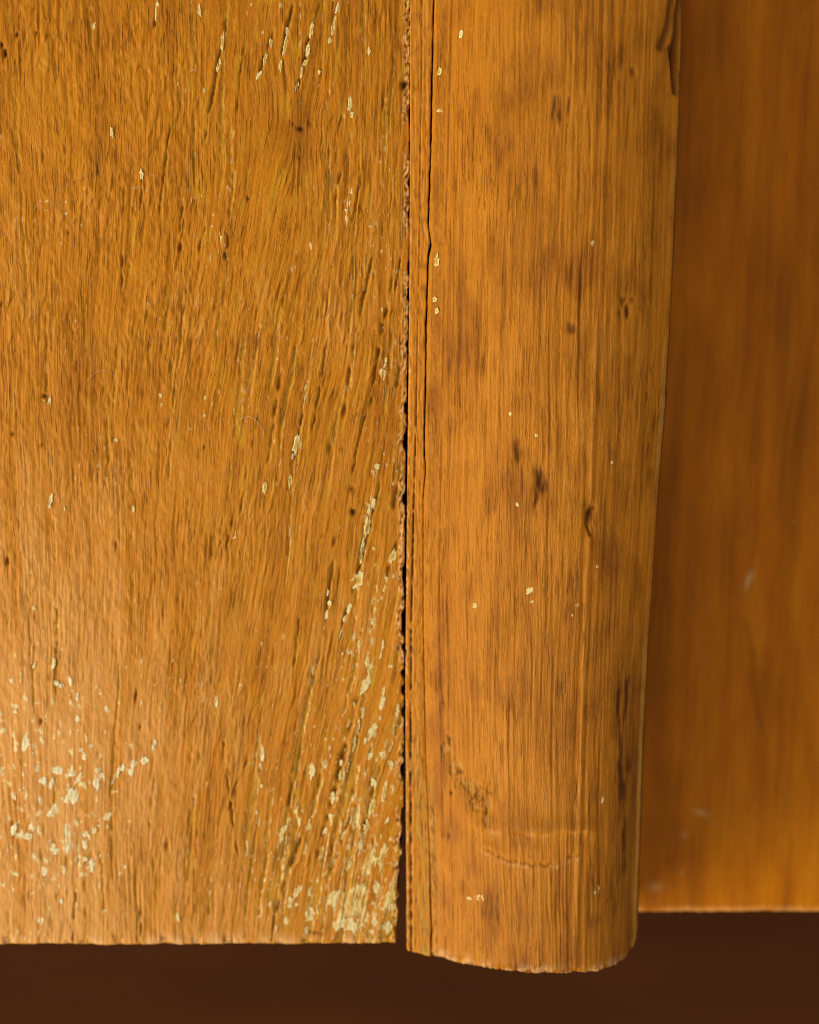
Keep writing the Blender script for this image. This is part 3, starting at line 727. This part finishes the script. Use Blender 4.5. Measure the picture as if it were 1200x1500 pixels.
def prof(t):
    s = (t - PEAK) / np.where(t < PEAK, PEAK, 1 - PEAK)
    left = -.45 - (RISE - .45) * (1 - np.abs(s) ** 1.8)
    q = np.clip(np.abs(s), 0, 1)
    right = -1.6 - (RISE - 1.6) * (1 - q ** 2.5)
    return np.where(t < PEAK, left, right)


tf = np.linspace(0, 1, 8001)
xf = tf * 35.0
yf = prof(tf)
ln_ = np.concatenate([[0], np.cumsum(np.hypot(np.diff(xf), np.diff(yf)))])
ncol = int(ln_[-1] / 0.128)
tb = np.interp(np.linspace(0, ln_[-1], ncol), ln_, tf)
arc = np.linspace(0, ln_[-1], ncol)
T, Vz = np.meshgrid(tb, zz_)
Arc = np.broadcast_to(arc, T.shape)
zbb = BOTTOM - 1.9 - .15 * perlin(arc * .13, .6, 101) + .16 * perlin(arc * .6, .6, 102) + .16 * perlin(arc * 2.1, .6, 103) + .12 * np.abs(perlin(arc * 3.6, 2.6, 107)) \
    - .0 * np.clip(1 - ((tb - .5) / .5) ** 2, 0, 1) + 5.2 * (1 - np.sqrt(1 - np.clip((tb - .85) / .152, 0, 1) ** 2)) + .15 * perlin(arc * .35, 2.6, 106) + 0.0 * tb
Zm = zbb[None, :] * (1 - Vz / 215) + (BOTTOM + 215) * Vz / 215
zc = BOTTOM + zz_
xl2 = np.interp(zc, Zs[:, 0], xr) + .05
xr2 = along(BEAD_EDGE, zc) + .06 * perlin(zc * .11, .9, 104) + .05 * perlin(zc * .5, .9, 105)
Wd = (xr2 - xl2)[:, None]
kern = np.ones(161) / 161
xl_s = np.convolve(np.pad(xl2, 80, mode='edge'), kern, 'valid')
Wd = (xr2 - xl_s)[:, None]
base_x = xl_s[:, None] + T * Wd + (xl2 - xl_s)[:, None] * np.exp(-T * 60)
base_y = np.broadcast_to(prof(tb), T.shape)
dx = np.gradient(tb * 34.0)
dy = np.gradient(prof(tb))
nl = np.hypot(dx, dy)
nx_, ny_ = (dy / nl)[None, :], (-dx / nl)[None, :]           # outward: -y at the crown

A_, Zq = Arc, Zm
wob = .55 * perlin(A_ * .06, Zq * .02, 111) + .18 * perlin(A_ * .25, Zq * .05, 112) + .06 * perlin(A_ * .8, Zq * .16, 113)
u = A_ + wob + .012 * (Zq)
v = Zq
facemask = sstep(.045, .10, T)
h = .08 * fbm(u * .16, v * .02, 121, 2) + .030 * fbm(u * .7, v * .030, 122, 2)
h = h + (.062 * fbm(u * 1.9, v * .05, 123, 2) + .034 * perlin(u * 3.7, v * .10, 124)) * (.35 + .65 * facemask)
short = sstep(.28, .6, perlin(u * 1.8, v * .16, 125)) * facemask
h = h - .05 * short
long_ = sstep(.42, .62, perlin(u * 1.1, v * .018, 126))
h = h - .06 * long_
dirt = .30 * short * sstep(-.2, .4, perlin(A_ * .2, Zq * .08, 127)) + .26 * long_
xw, zw = base_x, Zm
tone = -.06 + .14 * perlin(A_ * .12, Zq * .035, 128) + .35 * (h / .12) * .5
blot = fbm(A_ * .22, Zq * .10, 129, 3)
tone = tone - .36 * sstep(-.1, .8, blot + .25 * perlin(u * 1.3, v * .1, 153))
wear = 0 * T
ochre = 0 * T
stainn = fbm(u * 1.3, v * .14, 134, 3, .6)
# raised line running down the right-hand third
rl, _ = seg_dist(xw + .12 * perlin(zw * .08, .5, 131), zw, [(28.4, 150), (27.3, 63), (26.1, 16), (24.7, -45), (24.4, -67)])
h = h + .10 * np.exp(-(rl / .35) ** 2) - .09 * np.exp(-((rl - .75) / .35) ** 2)
tone = tone + .30 * np.exp(-(rl / .3) ** 2)
for cx, cz, cw, cl, dp, dk in [(20.8, 57.4, 3, 4, .15, .45), (16.7, 47.6, 3.5, 5.5, .2, .35), (15.4, 46.0, 1.6, 3.5, .15, .3), (24.5, 70, 9, 9, .1, .16), (17, 62, 10, 9, .1, .20), (18, 40, 8, 14, .05, .16), (27, 22, 6, 16, .05, .16), (33, 20, 3, 30, .05, .15), (20, 22, 5, 8, .05, .12), (13, 53, 5, 4, .05, .2), (29.5, 34, 4, 6, .1, .15),
                               (22.6, 27.2, 1.6, 1.6, .25, .4), (18.7, 6.0, 1.7, 5.2, .5, .50), (18.0, 2.2, .8, 4.0, .2, .4), (15.3, 9.8, 1.0, 4.0, .3, .35), (8.5, 7, 5, 3, .1, .14),
                               (25.6, .4, 1.1, 4.4, .45, .6), (31.2, -26.5, 3.0, 10, .2, .6), (31.4, -38, 3.0, 14, .1, .45), (31.8, -48, 2.4, 14, .1, .42), (30.5, -57, 3, 8, .1, .3), (31.6, 31, 1.0, 1.2, .2, .5),
                               (30.3, 30.6, .7, 1.6, .25, .6), (29.6, 29.4, .7, 1.0, .25, .45), (30.9, 29.5, .6, 1.4, .25, .55), (21.6, 10, 2, 9, .1, .18), (28, -2, 2, 12, .1, .16),
                               (31, 62.5, .7, 1.2, .4, .8), (12, -58, 3, 5, .15, .35), (8, -56, 1.2, 3, .1, .2), (27, -60, 2, 4, .1, .3), (22, -56, 1.5, 6, .1, .2), (6, -48.2, .5, 1.3, .15, .6),
                               (24, 46, 2, 14, .1, .16), (14, 60, 4, 8, .08, .14), (12, 30, 3, 10, .05, .1), (20, -30, 6, 10, .05, .08), (26.5, -57, .8, 12, .1, .3), (24.5, -40, .6, 5, .25, .5)]:
    g = spot(xw + .35 * perlin(xw * .9, zw * .5, 132), zw + .5 * perlin(xw * .6, zw * .4, 133), cx, cz, cw, cl)
    h = h - dp * g
    dirt = np.maximum(dirt, min(.9, (1.9 if cw < 3.2 and dk > .3 else 1.55) * dk) * (.40 * g + .60 * sstep(.35, .80, g + .45 * stainn)) * np.clip(.72 + 1.0 * stainn, 0, 1.1))
# hooked bruise
d, t = seg_dist(xw, zw, [(26.4, 1.6), (25.5, .9), (25.3, -.8), (25.9, -2.4)])
h = h - .35 * np.exp(-(d / .22) ** 2)
dirt = np.maximum(dirt, .75 * np.exp(-(d / .2) ** 2))
h = h + .22 * spot(xw, zw, 26.2, -.4, 1.0, 2.4)
# eroded patch low on the left
pw = fbm(xw * .9, zw * .55, 135, 4, .65)
for cx, cz, cw, cl in [(5.6, -34.0, 1.3, 3.4), (7.0, -38.4, 2.2, 4.6), (9.2, -40.2, 3.4, 2.6), (10.8, -42.0, 2.6, 4.4), (11.2, -44.5, 1.4, 3)]:
    g = spot(xw + .5 * pw, zw + .8 * pw, cx, cz, cw, cl)
    g = sstep(.30, .62, g + .25 * pw)
    h = h - .20 * g * (.8 + .9 * pw)
    ochre = np.maximum(ochre, .65 * g * sstep(-.2, .45, pw))
    dirt = np.maximum(dirt, .70 * g * sstep(.05, .6, -pw))
# pressed-in dent: a straight upper lip, a torn lower lip
lx = sstep(8.2, 10.5, xw) * sstep(27.6, 26.2, xw)
zl = -46.1 + .25 * perlin(xw * .25, .5, 136) + .02 * (xw - 18)
dz = zw - zl
h = h + (.50 + .40 * perlin(xw * .28, 5.5, 155)) * lx * sstep(3.4, .1, dz) * sstep(-.75, .05, dz)
h = h - .16 * lx * np.exp(-((dz + 1.6) / .9) ** 2)
dirt = np.maximum(dirt, .14 * lx * np.exp(-((dz - 1.0) / .8) ** 2))  # grime above the lip, with its soft shading band put into the colour
wear = np.maximum(wear, .22 * lx * np.exp(-((dz + .5) / .35) ** 2) * sstep(-.3, .3, perlin(xw * .8, zw * .5, 156)))
zt = -51.2 + .035 * (xw - 18.5) ** 2 + .35 * perlin(xw * 1.6, .5, 137)
d = zw - zt
tx_ = sstep(9.5, 11, xw) * sstep(26, 24, xw)
h = h - .20 * tx_ * np.exp(-(d / .22) ** 2) * sstep(-.4, .2, fbm(xw * .6, 1.5, 138, 3, .7)) + .12 * tx_ * np.exp(-((d - .8) / .7) ** 2)
dirt = np.maximum(dirt, .42 * tx_ * np.exp(-(d / .16) ** 2) * sstep(-.3, .3, fbm(xw * .6, 1.5, 138, 3, .7)))
wear = np.maximum(wear, .30 * tx_ * np.exp(-((d + .5) / .35) ** 2) * sstep(-.2, .3, perlin(xw * 2.2, zw, 139)))
# split at the upper right edge
for pts, wdt, dk in [([(37.3, 78), (36.4, 70), (35.0, 66.0)], .55, .8), ([(38.3, 76), (37.4, 69), (37.2, 64), (37.5, 60)], .45, .9), ([(36.8, 66), (37.3, 62.5)], .5, .6)]:
    d, t = seg_dist(xw + .2 * perlin(xw, zw * .4, 140), zw, pts)
    g = np.exp(-(d / wdt) ** 2)
    h = h - .6 * g
    dirt = np.maximum(dirt, dk * g)
# browned band beside the crack, thin scored lines
band = sstep(.012, .022, T) * sstep(.062, .048, T) * sstep(-20, 10, Zm)
dirt = np.maximum(dirt, .26 * band * (.8 + .8 * perlin(A_ * 3, Zq * .7, 141)))
h = h - .10 * band * (1 + .8 * perlin(A_ * 2.4, Zq * 1.1, 142))
for tl, dk in ((.066, .65), (.105, .18)):
    g = np.exp(-((T - tl - .0025 * perlin(Zm * .06, 2.2, 143)) * 34 / .10) ** 2) * sstep(-.5, .2, perlin(Zm * .35, tl * 50, 144) + .2)
    h = h - .14 * g
    dirt = np.maximum(dirt, dk * g)
okb = sstep(.0, .01, T) * sstep(.04, .02, T) * sstep(-36, -46, Zm)
okn = fbm(A_ * 2.4, Zq * .7, 145, 3, .6)
ochre = np.maximum(ochre, .7 * okb * sstep(-.25, .35, okn))
dirt = np.maximum(dirt, .5 * okb * sstep(.15, .5, -okn))
# lit edge painted as a yellowish line along the right-hand arris
ar = sstep(.966, .974, T) * sstep(.992, .986, T)
aon = sstep(58, 48, Zm) * sstep(-.35, .2, perlin(Zm * .05, .3, 146) + .3 * sstep(10, -20, Zm))
h = h + .10 * ar
ochre = np.maximum(ochre, .55 * ar * aon)
wear = np.maximum(wear, .30 * ar * aon * sstep(-.2, .4, perlin(Zm * .15, .8, 147)))
dirt = dirt * (1 - .8 * ar * aon)
dirt = np.maximum(dirt, .8 * sstep(.990, .996, T))
lowdirt = sstep(.76, .92, T + .05 * stainn) * sstep(-8, -34, Zm + 8 * stainn)
dirt = np.maximum(dirt * 1.0, (1 - .85 * ar) * .46 * lowdirt * (1 + .6 * perlin(u * .9, v * .06, 148)))
# ragged, rounded lower end
db = Vz + .35 * perlin(A_ * .7, Zm * .4, 149)
wear = np.maximum(wear, .55 * sstep(2.4, .2, db) * sstep(-.4, .4, perlin(A_ * .6, Zm * .5, 150)))
h = h + .14 * sstep(2, .2, db) * perlin(A_ * 1.1, Zm * 1.2, 151)
dirt = np.maximum(dirt, .45 * sstep(2.2, .6, db) * sstep(.15, .45, perlin(A_ * .9, Zm * 1.4, 152)))
rl = roll(Vz, 1.5) + roll(T * 34, .25)
Xm = base_x + nx_ * h
Ym = base_y + ny_ * h + rl * np.minimum(1, 1.2 * np.abs(ny_) + .1)
body = grid_object('rounded_body', Xm, Ym, Zm, 23.0,
                   {'flow': (u, v), 'tone': tone, 'dirt': np.clip(dirt, 0, .95), 'ochre': np.clip(ochre, 0, .85), 'wear': np.clip(wear, 0, .8), 'porous': .4 + .6 * sstep(-.3, .4, perlin(A_ * .1, Zm * .05, 154))}, M_BEAD)
hang(body, mould)


def body_y(x, z):
    x, z = np.asarray(x, float), np.asarray(z, float)
    j = np.clip(np.searchsorted(zz_, z - BOTTOM), 1, len(zz_) - 1)
    t = np.clip((x - xl2[j]) / (xr2[j] - xl2[j]), 0, 1)
    i = np.clip(np.searchsorted(tb, t), 1, ncol - 1)
    return Ym[j, i]


SPECKS = [(17.2, -10.4, .8, 1.1), (17.6, -12.0, .4, .5), (10.5, -57.0, 1.6, .9), (8.9, -57.4, .6, .5), (14.3, 15, .4, .5), (4.2, 63, .6, 1.0), (4.3, 57.6, .9, .5),
          (25.6, 39, .5, .6), (3.9, 36.5, .6, 1.7), (3.6, 31, .6, .7), (3.9, 29.4, .5, .9), (27.5, -55.5, .8, 1.4),
          (9.4, -13, .6, .8), (27, -7, .5, .5), (24.2, -12.5, .7, .4), (29, 8, .4, .5), (28.2, -41.8, .4, .9), (18, 12, .4, .4), (7.2, 68, .5, 1.0), (23.5, -14, .4, .5), (15.4, 2, .4, .5)]
for x, z, wd, ln in SPECKS:
    flake(mould, x, z, wd, ln, 10, 'o' if x < 5 else 'c', body_y, name='paint_speck', thick=.025)

# ------------------------------------------------------------------ recessed panel on the right
panel = empty('recessed_panel', (60, 20, BOTTOM))
tag(panel, 'smooth dark varnished wooden panel set back in shade, right of the rounded moulding', 'panel')
px_ = steps((26, 34, 1.0), (34, 70, .2), (70, 170, 1.0))
pz_ = steps((0, 145, .42), (145, 215, 1.2))
Px, Pv = np.meshgrid(px_, pz_)
PB = -68.4
Pz = PB + Pv + (.10 * perlin(px_ * .25, .4, 161) + .06 * perlin(px_ * 1.1, .4, 162))[None, :] * sstep(30, 0, Pv)
wob = 1.3 * perlin(Px * .05, Pz * .018, 163) + .3 * perlin(Px * .2, Pz * .06, 164)
u, v = Px + wob - .04 * Pz, Pz
h = .05 * fbm(u * .35, v * .02, 165, 2) + .02 * perlin(u * 1.4, v * .05, 166)
tone = -.12 + .45 * spot(Px, Pz, 70, -50, 40, 90) + .28 * fbm(u * .12, v * .016, 167, 2) + .22 * fbm(Px * .26, Pz * .05, 174, 3, .55) + .25 * np.exp(-((Px - 49 - .05 * Pz) / 2.2) ** 2) * sstep(-40, 20, Pz) + .12 * perlin(u * .5, v * .02, 168)  # lighter lower right: glow of light passing under the moulding, put into tone
dirt = .22 * sstep(.0, .6, perlin(u * .16, v * .018, 169)) + .10 * sstep(.1, .5, perlin(u * .8, v * .05, 170))
ochre = 0 * Px
for cx, cz, cw, cl, ln_, am in [(53.6, -13.6, 1.0, 2.6, .35, .75), (46.8, -51.6, 2.4, 1.0, .3, .5), (44.2, -55.2, 1.0, 1.0, .2, .4), (49.3, -53.5, .6, .6, 0, .3), (44, -61.6, .7, .7, 0, .3), (39.8, -64, 2.2, 1.4, 0, .35), (60.5, -4.4, .5, .5, 0, .3)]:
    ochre = np.maximum(ochre, am * spot(Px, Pz, cx, cz, cw, cl, ln_))
d, t = seg_dist(Px + .4 * perlin(Px * .4, Pz * .2, 171), Pz, [(52.6, -18), (54.5, -27), (55.0, -33), (57.3, -41)])
dirt = np.maximum(dirt, .28 * np.exp(-(d / .6) ** 2) * sstep(0, .2, t) * sstep(1, .8, t))
wear = .8 * sstep(1.5, .4, Pv + .3 * perlin(Px * .5, Pz * .4, 172)) * sstep(-.5, .2, perlin(Px * .25, 1.3, 173) + .2)
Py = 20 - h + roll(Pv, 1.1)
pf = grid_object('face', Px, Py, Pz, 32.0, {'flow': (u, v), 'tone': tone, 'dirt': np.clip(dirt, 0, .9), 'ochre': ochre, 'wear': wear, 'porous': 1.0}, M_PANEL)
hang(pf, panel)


# ------------------------------------------------------------------ stray lint
def fibre(name, pts, rad, label):
    cu = bpy.data.curves.new(name, 'CURVE')
    cu.dimensions = '3D'
    cu.bevel_depth = rad * MM
    cu.bevel_resolution = 1
    cu.resolution_u = 6
    s = cu.splines.new('NURBS')
    s.points.add(len(pts) - 1)
    for p, q in zip(s.points, pts):
        p.co = (q[0] * MM, q[1] * MM, q[2] * MM, 1)
    s.use_endpoint_u = True
    s.order_u = 3
    tmp = bpy.data.objects.new(name + '_curve', cu)
    COL.objects.link(tmp)
    dg = bpy.context.evaluated_depsgraph_get()
    me = bpy.data.meshes.new_from_object(tmp.evaluated_get(dg))
    bpy.data.objects.remove(tmp)
    me.materials.clear()
    me.materials.append(M_LINT)
    o = bpy.data.objects.new(name, me)
    COL.objects.link(o)
    tag(o, label, 'fibre', 'lint caught on the wood')
    return o


def on_board(pts, lift=.12):
    return [(x, float(board_y(x, z)) - lift, z) for x, z in pts]


fibre('lint_fibre', on_board([(-26.2, 12.0), (-24.8, 13.6), (-23.2, 14.2), (-21.9, 13.2), (-21.2, 11.4)]), .022, 'pale curled lint fibre lying mid-height on the weathered board')
fibre('lint_fibre', on_board([(-46.8, 19.2), (-45.6, 20.6), (-43.8, 20.9), (-42.6, 19.8)]), .02, 'pale short lint fibre on the left half of the weathered board')
fibre('lint_fibre', on_board([(-54.0, 43.5), (-53.0, 45.2), (-52.0, 43.0), (-50.6, 45.6), (-49.8, 43.9)]), .02, 'pale wavy lint fibre near the upper left of the weathered board')
